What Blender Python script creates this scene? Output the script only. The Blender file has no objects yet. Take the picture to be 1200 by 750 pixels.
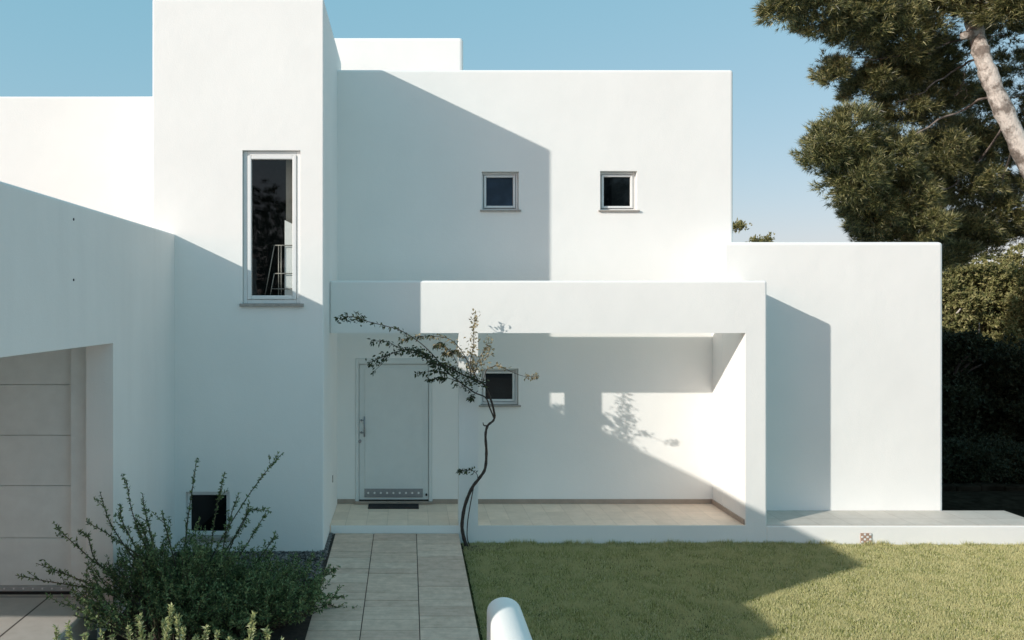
import bpy, bmesh, math, random
import numpy as np
from mathutils import Vector, Matrix

random.seed(7)
RNG = np.random.default_rng(11)
scene = bpy.context.scene
COL = scene.collection

# ------------------------------------------------------------------ camera model
F, U0, V0, EYE = 950.0, 478.0, 358.0, 3.3          # focal length in px of a 1200 px wide frame, vanishing point, eye height


def at(u, v, Y):
    """point of the place seen at (u, v) when it stands Y metres away"""
    return Vector(((u - U0) / F * Y, Y, EYE + (V0 - v) / F * Y))


SUN = Vector((1.645, 1.0, -0.785)).normalized()

# ------------------------------------------------------------------ materials


def new_mat(name):
    m = bpy.data.materials.new(name)
    m.use_nodes = True
    nt = m.node_tree
    nt.nodes.clear()
    out = nt.nodes.new('ShaderNodeOutputMaterial')
    b = nt.nodes.new('ShaderNodeBsdfPrincipled')
    nt.links.new(b.outputs[0], out.inputs[0])
    return m, nt, b, out


def N(nt, t, **kw):
    n = nt.nodes.new(t)
    for k, v in kw.items():
        setattr(n, k, v)
    return n


def noise(nt, scale, detail=4, rough=0.55, vec=None):
    n = N(nt, 'ShaderNodeTexNoise')
    n.inputs['Scale'].default_value = scale
    n.inputs['Detail'].default_value = detail
    n.inputs['Roughness'].default_value = rough
    if vec is not None:
        nt.links.new(vec, n.inputs['Vector'])
    return n


def ramp(nt, fac, stops):
    r = N(nt, 'ShaderNodeValToRGB')
    e = r.color_ramp.elements
    while len(e) < len(stops):
        e.new(0.5)
    for el, (p, c) in zip(e, stops):
        el.position = p
        el.color = (*c, 1) if len(c) == 3 else c
    nt.links.new(fac, r.inputs[0])
    return r


def mixc(nt, a, b, fac, mode='MIX'):
    m = N(nt, 'ShaderNodeMix', data_type='RGBA', blend_type=mode)
    for sock, val in ((m.inputs['Factor'], fac), (m.inputs['A'], a), (m.inputs['B'], b)):
        if hasattr(val, 'links') or hasattr(val, 'is_linked'):
            nt.links.new(val, sock)
        elif isinstance(val, (int, float)):
            sock.default_value = val
        else:
            sock.default_value = (*val, 1)
    return m.outputs['Result']


def add_bump(nt, b, height, strength, dist):
    bp = N(nt, 'ShaderNodeBump')
    bp.inputs['Strength'].default_value = strength
    bp.inputs['Distance'].default_value = dist
    nt.links.new(height, bp.inputs['Height'])
    nt.links.new(bp.outputs[0], b.inputs['Normal'])
    return bp


def objco(nt):
    return N(nt, 'ShaderNodeTexCoord').outputs['Object']


def mat_stucco(name, col, streak=0.006, bump=0.36):
    m, nt, b, o = new_mat(name)
    co = objco(nt)
    mp = N(nt, 'ShaderNodeMapping')
    mp.inputs['Scale'].default_value = (2.2, 2.2, 0.22)
    nt.links.new(co, mp.inputs[0])
    n1 = noise(nt, 1.3, 5, 0.6, mp.outputs[0])
    n2 = noise(nt, 0.9, 3, 0.5, co)
    dark = tuple(c * (1 - streak * 2.0) for c in col)
    r1 = ramp(nt, n1.outputs['Fac'], [(0.35, dark), (0.62, col)])
    r2 = ramp(nt, n2.outputs['Fac'], [(0.3, tuple(c * 0.945 for c in col)), (0.7, tuple(min(1, c * 1.02) for c in col))])
    nt.links.new(mixc(nt, r1.outputs[0], r2.outputs[0], 0.6), b.inputs['Base Color'])
    b.inputs['Roughness'].default_value = 0.85
    b.inputs['Specular IOR Level'].default_value = 0.2
    n3 = noise(nt, 55, 6, 0.65, co)
    n4 = noise(nt, 3.5, 3, 0.5, co)
    ad = N(nt, 'ShaderNodeMath', operation='MULTIPLY_ADD')
    nt.links.new(n4.outputs['Fac'], ad.inputs[0])
    ad.inputs[1].default_value = 2.6
    nt.links.new(n3.outputs['Fac'], ad.inputs[2])
    add_bump(nt, b, ad.outputs[0], bump, 0.006)
    return m


def mat_plain(name, col, rough=0.5, metal=0.0, var=0.08, scale=14, bump=0.0, spec=0.4):
    m, nt, b, o = new_mat(name)
    co = objco(nt)
    n = noise(nt, scale, 5, 0.6, co)
    r = ramp(nt, n.outputs['Fac'], [(0.3, tuple(c * (1 - var) for c in col)), (0.7, tuple(min(1, c * (1 + var)) for c in col))])
    nt.links.new(r.outputs[0], b.inputs['Base Color'])
    b.inputs['Roughness'].default_value = rough
    b.inputs['Metallic'].default_value = metal
    b.inputs['Specular IOR Level'].default_value = spec
    if bump:
        add_bump(nt, b, n.outputs['Fac'], bump, 0.004)
    return m


def mat_leaf(name, stops, rough=0.6, trans=0.25, patch=None):
    """leaf colour varies from leaf to leaf, and in slow patches through the plant"""
    m, nt, b, out = new_mat(name)
    g = N(nt, 'ShaderNodeNewGeometry')
    r = ramp(nt, g.outputs['Random Per Island'], stops)
    col = r.outputs[0]
    if patch:
        n = noise(nt, patch[0], 2, 0.5, objco(nt))
        f = ramp(nt, n.outputs['Fac'], [(0.45, (0, 0, 0)), (0.62, (1, 1, 1))])
        col = mixc(nt, col, patch[1], f.outputs[0])
    nt.links.new(col, b.inputs['Base Color'])
    b.inputs['Roughness'].default_value = rough
    b.inputs['Specular IOR Level'].default_value = 0.3
    t = N(nt, 'ShaderNodeBsdfTranslucent')
    nt.links.new(col, t.inputs[0])
    mx = N(nt, 'ShaderNodeMixShader')
    mx.inputs[0].default_value = trans
    nt.links.new(b.outputs[0], mx.inputs[1])
    nt.links.new(t.outputs[0], mx.inputs[2])
    nt.links.new(mx.outputs[0], out.inputs[0])
    return m


def mat_bark(name, a, c, scale=9):
    m, nt, b, o = new_mat(name)
    co = objco(nt)
    mp = N(nt, 'ShaderNodeMapping')
    mp.inputs['Scale'].default_value = (1, 1, 0.4)
    nt.links.new(co, mp.inputs[0])
    n = noise(nt, scale * 0.42, 6, 0.7, co)
    n2 = noise(nt, scale * 3.2, 8, 0.75, mp.outputs[0])
    r = ramp(nt, n.outputs['Fac'], [(0.42, a), (0.54, c)])
    e = ramp(nt, n2.outputs['Fac'], [(0.30, (0.42, 0.38, 0.35)), (0.52, (1, 1, 1))])
    nt.links.new(mixc(nt, r.outputs[0], e.outputs[0], 0.85, 'MULTIPLY'), b.inputs['Base Color'])
    b.inputs['Roughness'].default_value = 0.9
    add_bump(nt, b, n2.outputs['Fac'], 0.9, 0.05)
    return m


def mat_tiles(name, col, grout, w, h, mortar=0.004, var=0.07, rough=0.55, off=0.0, shift=(0, 0, 0)):
    m, nt, b, o = new_mat(name)
    co = objco(nt)
    mp = N(nt, 'ShaderNodeMapping')
    mp.inputs['Location'].default_value = shift
    nt.links.new(co, mp.inputs[0])
    br = N(nt, 'ShaderNodeTexBrick')
    br.offset = off
    br.inputs['Scale'].default_value = 1.0
    br.inputs['Brick Width'].default_value = w
    br.inputs['Row Height'].default_value = h
    br.inputs['Mortar Size'].default_value = mortar
    br.inputs['Mortar Smooth'].default_value = 0.3
    br.inputs['Color1'].default_value = (*tuple(c * (1 - var) for c in col), 1)
    br.inputs['Color2'].default_value = (*tuple(c * (1 + var) for c in col), 1)
    br.inputs['Mortar'].default_value = (*grout, 1)
    nt.links.new(mp.outputs[0], br.inputs['Vector'])
    n = noise(nt, 6, 6, 0.65, co)
    r = ramp(nt, n.outputs['Fac'], [(0.3, (0.86, 0.85, 0.83)), (0.7, (1.0, 1.0, 1.0))])
    nt.links.new(mixc(nt, br.outputs['Color'], r.outputs[0], 1.0, 'MULTIPLY'), b.inputs['Base Color'])
    b.inputs['Roughness'].default_value = rough
    b.inputs['Specular IOR Level'].default_value = 0.35
    inv = N(nt, 'ShaderNodeMath', operation='SUBTRACT')
    inv.inputs[0].default_value = 1.0
    nt.links.new(br.outputs['Fac'], inv.inputs[1])
    add_bump(nt, b, inv.outputs[0], 0.5, 0.003)
    return m


def mat_pane(name, col, rough=0.03, patch=None):
    """dark room seen through glass: near-black body under a glossy coat"""
    m, nt, b, o = new_mat(name)
    n = noise(nt, 3.0, 3, 0.5, objco(nt))
    r = ramp(nt, n.outputs['Fac'], [(0.35, tuple(c * 0.6 for c in col)), (0.65, tuple(c * 1.3 for c in col))])
    nt.links.new(r.outputs[0], b.inputs['Base Color'])
    b.inputs['Roughness'].default_value = rough
    b.inputs['IOR'].default_value = 1.36
    return m


def mat_glass(name):
    m, nt, b, out = new_mat(name)
    nt.nodes.remove(b)
    tr = N(nt, 'ShaderNodeBsdfTransparent')
    tr.inputs[0].default_value = (0.90, 0.93, 0.92, 1)
    gl = N(nt, 'ShaderNodeBsdfGlossy')
    gl.inputs['Roughness'].default_value = 0.02
    lwt = N(nt, 'ShaderNodeLayerWeight')
    fr = N(nt, 'ShaderNodeMapRange')
    pw = N(nt, 'ShaderNodeMath', operation='POWER')
    nt.links.new(lwt.outputs['Facing'], pw.inputs[0])
    pw.inputs[1].default_value = 4.0
    nt.links.new(pw.outputs[0], fr.inputs[0])
    fr.inputs[3].default_value = 0.045
    fr.inputs[4].default_value = 0.9
    mx = N(nt, 'ShaderNodeMixShader')
    nt.links.new(fr.outputs[0], mx.inputs[0])
    nt.links.new(tr.outputs[0], mx.inputs[1])
    nt.links.new(gl.outputs[0], mx.inputs[2])
    nt.links.new(mx.outputs[0], out.inputs[0])
    return m


WHITE = mat_stucco('white_stucco', (0.86, 0.85, 0.82))
WHITE2 = mat_stucco('grey_white_stucco', (0.85, 0.83, 0.80), streak=0.045)
PAINT = mat_plain('white_lacquer', (0.76, 0.77, 0.76), rough=0.35, var=0.02)
DOORP = mat_plain('door_lacquer', (0.70, 0.72, 0.70), rough=0.4, var=0.025, scale=5)
GARP = mat_plain('garage_door_paint', (0.73, 0.77, 0.765), rough=0.5, var=0.05, scale=6, bump=0.15)
STRIP = mat_plain('strip_grey', (0.42, 0.44, 0.44), rough=0.5, var=0.06)
GARDARK = mat_plain('garage_rubber_seal', (0.012, 0.012, 0.012), rough=0.7)
STONE = mat_plain('sill_stone', (0.36, 0.33, 0.30), rough=0.7, var=0.15, scale=20, bump=0.3)
SKIRT = mat_plain('skirting_tile', (0.36, 0.29, 0.235), rough=0.5, var=0.1, scale=8)
METAL = mat_plain('brushed_steel', (0.30, 0.32, 0.34), rough=0.38, metal=0.8, var=0.1, scale=30)
DARKM = mat_plain('dark_steel', (0.05, 0.052, 0.055), rough=0.4, metal=0.6)
RAILM = mat_plain('rail_paint', (0.32, 0.30, 0.27), rough=0.4, metal=0.3)
RUBBER = mat_plain('mat_rubber', (0.02, 0.02, 0.021), rough=0.9, var=0.3, scale=60, bump=0.6)
FLOOR = mat_tiles('porch_tiles', (0.86, 0.69, 0.55), (0.72, 0.57, 0.45), 0.29, 0.44, 0.005, shift=(0.0, 0.05, 0))
PLAT = mat_tiles('platform_tiles', (0.60, 0.55, 0.49), (0.42, 0.36, 0.31), 0.44, 0.44, 0.004, var=0.03)
DRIVE = mat_tiles('driveway_tiles', (0.52, 0.475, 0.435), (0.10, 0.085, 0.075), 0.62, 1.2, 0.012, rough=0.7)
SLAB = mat_plain('path_slab', (0.37, 0.325, 0.29), rough=0.75, var=0.16, scale=7, bump=0.4)
GROUT = mat_plain('path_joint', (0.045, 0.037, 0.032), rough=0.9, var=0.3)
PANE_D = mat_pane('dark_pane', (0.004, 0.006, 0.007))
PANE_SKY = mat_pane('sky_tint_pane', (0.022, 0.040, 0.070), rough=0.12)  # blue base colour imitates the sky reflected in the glass
GLASS = mat_glass('clear_pane')
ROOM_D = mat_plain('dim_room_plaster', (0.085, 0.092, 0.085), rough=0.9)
ROOM_SHADE = mat_plain('shaded_beige', (0.34, 0.32, 0.27), rough=0.9)
VENT = mat_plain('terracotta', (0.38, 0.25, 0.19), rough=0.8, var=0.2, scale=30)
TERRAIN = mat_plain('pale_ground', (0.47, 0.455, 0.43), rough=0.95, var=0.35, scale=1.5, bump=0.5)
SOIL = mat_plain('dark_soil', (0.035, 0.028, 0.022), rough=0.95, var=0.4, scale=20, bump=1.0)
PEBBLE = mat_leaf('pebble', [(0.0, (0.06, 0.055, 0.055)), (0.5, (0.13, 0.12, 0.115)), (1.0, (0.26, 0.24, 0.225))], rough=0.8, trans=0.0)
BOUNCE_GREY = mat_plain('bounce_cover', (0.22, 0.21, 0.20), rough=0.9, var=0.4, scale=40, bump=0.8)  # grey of the unseen layer that cuts light bounced off the roof
BARK = mat_bark('pine_bark', (0.24, 0.20, 0.17), (0.74, 0.67, 0.60), 7)
BARK2 = mat_bark('branch_bark', (0.12, 0.095, 0.08), (0.34, 0.28, 0.24), 9)
TWIG = mat_plain('vine_wood', (0.055, 0.042, 0.035), rough=0.85, var=0.4, scale=40, bump=0.5)
SHOOT = mat_plain('shrub_wood', (0.07, 0.06, 0.04), rough=0.85, var=0.3)
NEEDLE = mat_leaf('pine_needles', [(0.0, (0.022, 0.030, 0.012)), (0.45, (0.085, 0.095, 0.032)), (0.78, (0.25, 0.24, 0.085)), (1.0, (0.42, 0.37, 0.18))],
                  trans=0.0, rough=0.42)
for n_ in NEEDLE.node_tree.nodes:
    if n_.type == 'BSDF_PRINCIPLED':
        n_.inputs['Specular IOR Level'].default_value = 0.6
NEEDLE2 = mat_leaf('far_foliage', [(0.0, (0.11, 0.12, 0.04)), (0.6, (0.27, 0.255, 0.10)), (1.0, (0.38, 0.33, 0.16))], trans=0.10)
LEAF_SHADE = mat_leaf('shade_dark_leaf', [(0.0, (0.012, 0.018, 0.008)), (0.6, (0.025, 0.035, 0.016)), (1.0, (0.05, 0.06, 0.03))], trans=0.1)  # near-black leaf colour stands in for the shade among the trees
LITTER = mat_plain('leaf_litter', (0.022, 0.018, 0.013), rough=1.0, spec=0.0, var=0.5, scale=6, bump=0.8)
LEAF_SHRUB = mat_leaf('shrub_leaf', [(0.0, (0.055, 0.095, 0.038)), (0.6, (0.14, 0.21, 0.085)), (1.0, (0.28, 0.35, 0.16))])
LEAF_PALE = mat_leaf('pale_leaf', [(0.0, (0.20, 0.24, 0.09)), (0.6, (0.38, 0.42, 0.19)), (1.0, (0.55, 0.56, 0.34))], trans=0.3)
LEAF_VINE = mat_leaf('vine_leaf', [(0.0, (0.022, 0.036, 0.018)), (0.7, (0.052, 0.075, 0.036)), (1.0, (0.11, 0.12, 0.05))])
LEAF_DRY = mat_leaf('dry_bract', [(0.0, (0.14, 0.12, 0.06)), (0.6, (0.32, 0.265, 0.155)), (1.0, (0.50, 0.42, 0.28))], trans=0.35)
BLADE = mat_leaf('grass_blade', [(0.0, (0.15, 0.18, 0.05)), (0.4, (0.44, 0.44, 0.165)), (0.8, (0.66, 0.61, 0.31)), (1.0, (0.80, 0.72, 0.50))],
                 trans=0.12, patch=(3.5, (0.58, 0.54, 0.27)))


def mat_lawn():
    m, nt, b, o = new_mat('lawn_turf')
    co = objco(nt)
    n = noise(nt, 1.6, 6, 0.65, co)
    n2 = noise(nt, 90, 3, 0.6, co)
    r = ramp(nt, n.outputs['Fac'], [(0.3, (0.05, 0.06, 0.02)), (0.7, (0.11, 0.11, 0.045))])
    r2 = ramp(nt, n2.outputs['Fac'], [(0.3, (0.4, 0.4, 0.4)), (0.7, (1, 1, 1))])
    nt.links.new(mixc(nt, r.outputs[0], r2.outputs[0], 1.0, 'MULTIPLY'), b.inputs['Base Color'])
    b.inputs['Roughness'].default_value = 0.95
    b.inputs['Specular IOR Level'].default_value = 0.1
    add_bump(nt, b, n2.outputs['Fac'], 1.0, 0.02)
    return m


LAWN = mat_lawn()

# ------------------------------------------------------------------ mesh helpers


class MB:
    def __init__(s):
        s.v, s.f = [], []

    def add(s, vs, fs):
        o = len(s.v)
        s.v += [tuple(p) for p in vs]
        s.f += [tuple(i + o for i in q) for q in fs]
        return s

    def bm(s, bm):
        bm.verts.index_update()
        s.add([v.co[:] for v in bm.verts], [[v.index for v in f.verts] for f in bm.faces])
        bm.free()
        return s

    def box(s, x0, x1, y0, y1, z0, z1, r=0.0, seg=3):
        bm = bmesh.new()
        bmesh.ops.create_cube(bm, size=1.0)
        for v in bm.verts:
            v.co = ((x0 + x1) / 2 + v.co.x * (x1 - x0), (y0 + y1) / 2 + v.co.y * (y1 - y0), (z0 + z1) / 2 + v.co.z * (z1 - z0))
        if r:
            bmesh.ops.bevel(bm, geom=bm.edges[:], offset=r, segments=seg, profile=0.5, affect='EDGES')
        return s.bm(bm)

    def tube(s, pts, radii, n=8, cap=True):
        pts = [Vector(p) for p in pts]
        if not isinstance(radii, (list, tuple)):
            radii = [radii] * len(pts)
        rings, up = [], None
        for i, p in enumerate(pts):
            t = (pts[min(i + 1, len(pts) - 1)] - pts[max(i - 1, 0)]).normalized()
            if up is None:
                up = t.orthogonal().normalized()
            up = (up - t * up.dot(t))
            up = up.normalized() if up.length > 1e-6 else t.orthogonal().normalized()
            w = t.cross(up)
            rings.append([p + (up * math.cos(2 * math.pi * k / n) + w * math.sin(2 * math.pi * k / n)) * radii[i] for k in range(n)])
        vs = [q for r in rings for q in r]
        fs = []
        for i in range(len(pts) - 1):
            for k in range(n):
                a, b = i * n + k, i * n + (k + 1) % n
                fs.append((a, b, b + n, a + n))
        if cap:
            fs.append(tuple(range(n - 1, -1, -1)))
            fs.append(tuple(len(vs) - n + k for k in range(n)))
        return s.add(vs, fs)

    def ring(s, x0, x1, z0, z1, w, y0, y1, r=0.006):
        """rectangular frame in the X-Z plane, butt-jointed"""
        s.box(x0, x0 + w, y0, y1, z0, z1, r, 2)
        s.box(x1 - w, x1, y0, y1, z0, z1, r, 2)
        s.box(x0 + w, x1 - w, y0 + 0.002, y1, z0, z0 + w, r, 2)
        s.box(x0 + w, x1 - w, y0 + 0.002, y1, z1 - w, z1, r, 2)
        return s

    def pts(s):
        return np.array(s.v, dtype=np.float64)


def origin_of(o):
    m = Vector((0, 0, 0))
    while o is not None:
        m = m + o.location
        o = o.parent
    return m


def link_mesh(name, verts, faces, mat, parent=None, loc=None, smooth=False):
    org = origin_of(parent) if parent is not None else Vector(loc if loc is not None else (0, 0, 0))
    me = bpy.data.meshes.new(name)
    if isinstance(verts, np.ndarray):
        nv = len(verts)
        vv = (verts - np.array(org[:])).astype(np.float32)
        faces = np.asarray(faces, dtype=np.int32)
        k = faces.shape[1]
        me.vertices.add(nv)
        me.vertices.foreach_set('co', vv.ravel())
        me.loops.add(faces.size)
        me.loops.foreach_set('vertex_index', faces.ravel())
        me.polygons.add(len(faces))
        me.polygons.foreach_set('loop_start', np.arange(0, faces.size, k, dtype=np.int32))
        me.update(calc_edges=True)
    else:
        me.from_pydata([tuple(Vector(p) - org) for p in verts], [], faces)
        me.update()
    if smooth:
        me.polygons.foreach_set('use_smooth', [True] * len(me.polygons))
    me.materials.append(mat)
    o = bpy.data.objects.new(name, me)
    COL.objects.link(o)
    if parent is not None:
        o.parent = parent
    else:
        o.location = org
    return o


def build(name, mb, mat, parent=None, loc=None, smooth=False):
    return link_mesh(name, mb.v, mb.f, mat, parent, loc, smooth)


def carve(o, boxes):
    """cut box-shaped openings through a part (done on the finished mesh)"""
    org = origin_of(o)
    tmp = []
    for bx in boxes:
        c = MB().box(*bx)
        t = link_mesh('opening', c.v, c.f, WHITE, None, (0, 0, 0))
        tmp.append(t)
        md = o.modifiers.new('cut', 'BOOLEAN')
        md.operation, md.solver, md.object = 'DIFFERENCE', 'EXACT', t
    bpy.context.view_layer.update()
    dg = bpy.context.evaluated_depsgraph_get()
    me = bpy.data.meshes.new_from_object(o.evaluated_get(dg))
    o.modifiers.clear()
    o.data = me
    for t in tmp:
        bpy.data.objects.remove(t, do_unlink=True)


def thing(name, label, cat, loc=(0, 0, 0), group=None):
    o = bpy.data.objects.new(name, None)
    o.empty_display_size = 0.2
    COL.objects.link(o)
    o.location = loc
    o['label'], o['category'] = label, cat
    if group:
        o['group'] = group
    return o


def tag(o, label=None, cat=None, group=None, kind=None):
    for k, v in (('label', label), ('category', cat), ('group', group), ('kind', kind)):
        if v:
            o[k] = v
    return o


# ------------------------------------------------------------------ foliage helpers


def unit(a):
    return a / np.maximum(np.linalg.norm(a, axis=1, keepdims=True), 1e-9)


def rand_dirs(n):
    return unit(RNG.normal(size=(n, 3)))


def tufts(cent, dirs, n, length, width, spread):
    """needle tufts: n thin triangles fanning from every centre"""
    c = np.repeat(cent, n, axis=0)
    d = unit(np.repeat(dirs, n, axis=0) + RNG.normal(size=(len(c), 3)) * spread)
    L = length * RNG.uniform(0.6, 1.25, size=(len(c), 1))
    w = unit(np.cross(d, rand_dirs(len(c)))) * width * 0.5
    c = c + d * RNG.uniform(-0.25, 0.25, size=(len(c), 1)) * length
    v = np.stack([c - w, c + w, c + d * L], axis=1).reshape(-1, 3)
    f = np.arange(len(v)).reshape(-1, 3)
    return v, f


def leaves(cent, dirs, length, width, fold=0.25, jitter=0.6):
    """four-cornered leaves pointing along dirs"""
    n = len(cent)
    d = unit(dirs + RNG.normal(size=(n, 3)) * jitter)
    L = length * RNG.uniform(0.6, 1.3, size=(n, 1))
    w = unit(np.cross(d, rand_dirs(n)))
    nrm = np.cross(d, w)
    W = width * RNG.uniform(0.7, 1.2, size=(n, 1)) * 0.5
    p0 = cent
    p1 = cent + d * L * 0.45 + w * W + nrm * L * fold * 0.3
    p2 = cent + d * L
    p3 = cent + d * L * 0.45 - w * W + nrm * L * fold * 0.3
    v = np.stack([p0, p1, p2, p3], axis=1).reshape(-1, 3)
    f = np.arange(len(v)).reshape(-1, 4)
    return v, f


def merge(parts):
    vs, fs, o = [], [], 0
    for v, f in parts:
        vs.append(v)
        fs.append(f + o)
        o += len(v)
    return np.concatenate(vs), np.concatenate(fs)


def pad_points(c, r, nclump, per, cr, up=0.25):
    """centres and outward directions of tufts in a lumpy pad: clumps near the skin of an ellipsoid"""
    c, r = np.array(c), np.array(r)
    d = rand_dirs(nclump)
    rad = RNG.uniform(0.25, 1.0, size=(nclump, 1)) ** 0.5 * RNG.uniform(0.85, 1.22, size=(nclump, 1))
    cc = c + d * r * rad
    out = unit(d * r + np.array([0, 0, up]))
    k = np.repeat(np.arange(nclump), per)
    off = rand_dirs(len(k)) * RNG.uniform(0, 1, size=(len(k), 1)) ** 0.6 * cr * RNG.uniform(0.45, 1.5, size=(nclump, 1))[k] * np.array([1.15, 1.0, 0.8])
    p = cc[k] + off
    dd = unit(out[k] * 0.9 + unit(off + 1e-6) * 0.8)
    return p, dd


# ================================================================== THE SETTING
def sheet(name, xs, ys, zf, mat, kind='structure'):
    vs = np.array([(x, y, zf(x, y)) for y in ys for x in xs], dtype=float)
    nx = len(xs)
    fs = [(j * nx + i, j * nx + i + 1, (j + 1) * nx + i + 1, (j + 1) * nx + i) for j in range(len(ys) - 1) for i in range(nx - 1)]
    o = link_mesh(name, vs, np.array(fs), mat, None, (0, 0, 0), True)
    return tag(o, kind=kind)


def lawn_z(x, y):
    return -0.014 * max(0.0, min(11.3, 11.3) - max(2.0, y)) + 0.008 * math.sin(1.7 * x + 0.4) * math.sin(1.3 * y) - 0.012 * max(0, x - 5) * 0.8


def ground_z(x, y):
    d = max(0.0, math.hypot(x, y - 10) - 20)
    return -0.30 + 0.0 * d


g = sheet('ground', [-900, -300, -100, -40, -20, -10, 0, 10, 20, 40, 100, 300, 900],
          [-900, -300, -100, -40, -20, -8, 0, 8, 16, 30, 60, 150, 400, 900], ground_z, TERRAIN)

lx = np.linspace(0.60, 16.0, 60)
ly = np.linspace(1.5, 11.30, 46)
sheet('lawn', list(lx), list(ly), lawn_z, LAWN)


def shadow_mask_none(x):
    return x


def value_noise(X, Y, cell, seed):
    g_ = np.random.default_rng(seed).uniform(0, 1, (256, 256))
    a, b = X / cell, Y / cell
    i, j = np.floor(a).astype(int), np.floor(b).astype(int)
    u, v = a - i, b - j
    u, v = u * u * (3 - 2 * u), v * v * (3 - 2 * v)
    q = lambda p, r: g_[p % 256, r % 256]
    return (q(i, j) * (1 - u) + q(i + 1, j) * u) * (1 - v) + (q(i, j + 1) * (1 - u) + q(i + 1, j + 1) * u) * v


# grass blades as one mass
def grass():
    n = 520000
    Y = 5.6 + (11.22 - 5.6) * RNG.uniform(0, 1, n) ** 0.85
    xmax = (1215 - U0) / F * Y
    X = 0.75 + (xmax - 0.75) * RNG.uniform(0, 1, n)
    # slow density pattern
    Z = -0.014 * (11.3 - Y) + 0.008 * np.sin(1.7 * X + 0.4) * np.sin(1.3 * Y) - 0.0096 * np.maximum(0, X - 5)
    c = np.stack([X, Y, Z], axis=1)
    clump = 1.6 * (0.5 * value_noise(X, Y, 0.11, 1) + 0.3 * value_noise(X, Y, 0.31, 2) + 0.2 * value_noise(X, Y, 0.9, 3)) - 0.8
    h = (0.032 + 0.022 * clump[:, None]) * RNG.uniform(0.6, 1.4, size=(n, 1))
    d = unit(np.stack([RNG.normal(0, 0.33, n), RNG.normal(0, 0.33, n), np.ones(n)], axis=1))
    w = unit(np.cross(d, rand_dirs(n))) * 0.0035
    v = np.stack([c - w, c + w, c + d * h], axis=1).reshape(-1, 3)
    o = link_mesh('grass', v, np.arange(len(v)).reshape(-1, 3), BLADE, None, (0, 0, 0))
    tag(o, kind='stuff')
    # ragged longer tufts along the foot of the porch wall
    n = 5200
    X = RNG.uniform(0.95, 8.9, n)
    Y = 11.225 - np.abs(RNG.normal(0, 0.03, n))
    Z = -0.0096 * np.maximum(0, X - 5)
    keep = (np.sin(X * 9.0) + np.sin(X * 23.0) * 0.7 + RNG.normal(0, 0.5, n)) > 0.1
    c = np.stack([X, Y, Z], axis=1)[keep]
    n = len(c)
    d = unit(np.stack([RNG.normal(0, 0.4, n), RNG.normal(-0.2, 0.3, n), np.ones(n)], axis=1))
    w = unit(np.cross(d, rand_dirs(n))) * 0.004
    h = RNG.uniform(0.025, 0.09, size=(n, 1)) * (0.7 + 0.5 * np.abs(np.sin(c[:, :1] * 3.1)))
    v = np.stack([c - w, c + w, c + d * h], axis=1).reshape(-1, 3)
    o = link_mesh('grass', v, np.arange(len(v)).reshape(-1, 3), BLADE, None, (0, 0, 0))
    tag(o, kind='stuff')


grass()

# planting bed with gravel between tower, path and driveway


def bed_z(x, y):
    return 0.125 - 0.03 * (10.46 - y)


sheet('gravel_bed', list(np.linspace(-3.02, -1.0, 8)), list(np.linspace(2.0, 11.2, 16)), bed_z, SOIL)


def gravel():
    n = 5200
    X = RNG.uniform(-2.6, -1.04, n)
    Y = RNG.uniform(8.7, 10.44, n)
    m = RNG.uniform(size=n) < 0.12
    X[m] = RNG.uniform(-1.13, -1.05, m.sum())
    Y[m] = RNG.uniform(10.4, 11.2, m.sum())
    Z = 0.125 - 0.03 * (10.46 - Y) + 0.006
    bm = bmesh.new()
    bmesh.ops.create_icosphere(bm, subdivisions=1, radius=1.0)
    bv = np.array([v.co[:] for v in bm.verts])
    bm.verts.index_update()
    bf = np.array([[v.index for v in f.verts] for f in bm.faces])
    bm.free()
    s = RNG.uniform(0.009, 0.024, size=(n, 1, 1)) * RNG.uniform(0.6, 1.3, size=(n, 1, 3)) * np.array([1.15, 1, 0.7])
    a = RNG.uniform(0, 6.28, n)
    R = np.zeros((n, 3, 3))
    R[:, 0, 0], R[:, 0, 1], R[:, 1, 0], R[:, 1, 1], R[:, 2, 2] = np.cos(a), -np.sin(a), np.sin(a), np.cos(a), 1
    jig = bv[None] * (1 + RNG.normal(0, 0.14, size=(n, len(bv), 1)))
    v = np.einsum('nij,nkj->nki', R, jig * s) + np.stack([X, Y, Z], 1)[:, None, :]
    f = (bf[None] + (np.arange(n) * len(bv))[:, None, None]).reshape(-1, 3)
    tag(link_mesh('gravel', v.reshape(-1, 3), f, PEBBLE, None, (0, 0, 0)), kind='stuff')


gravel()

# bare soil round the foot of the vine
sm = MB()
ring_n = 26
pts = [(0.80, 11.05, 0.022)]
for k in range(ring_n):
    a = 2 * math.pi * k / ring_n
    rr = 1 + 0.18 * math.sin(3 * a) + 0.1 * math.sin(7 * a + 1)
    pts.append((0.98 + 0.33 * rr * math.cos(a), 11.0 + 0.20 * rr * math.sin(a), 0.004))
sm.add(pts, [(0, 1 + k, 1 + (k + 1) % ring_n) for k in range(ring_n)])
tag(build('soil', sm, SOIL, None, (0, 0, 0), True), kind='structure')


# path of pale slabs, rising gently to the porch
def path_z(y):
    return 0.145 - 0.0337 * (11.235 - y)


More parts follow.
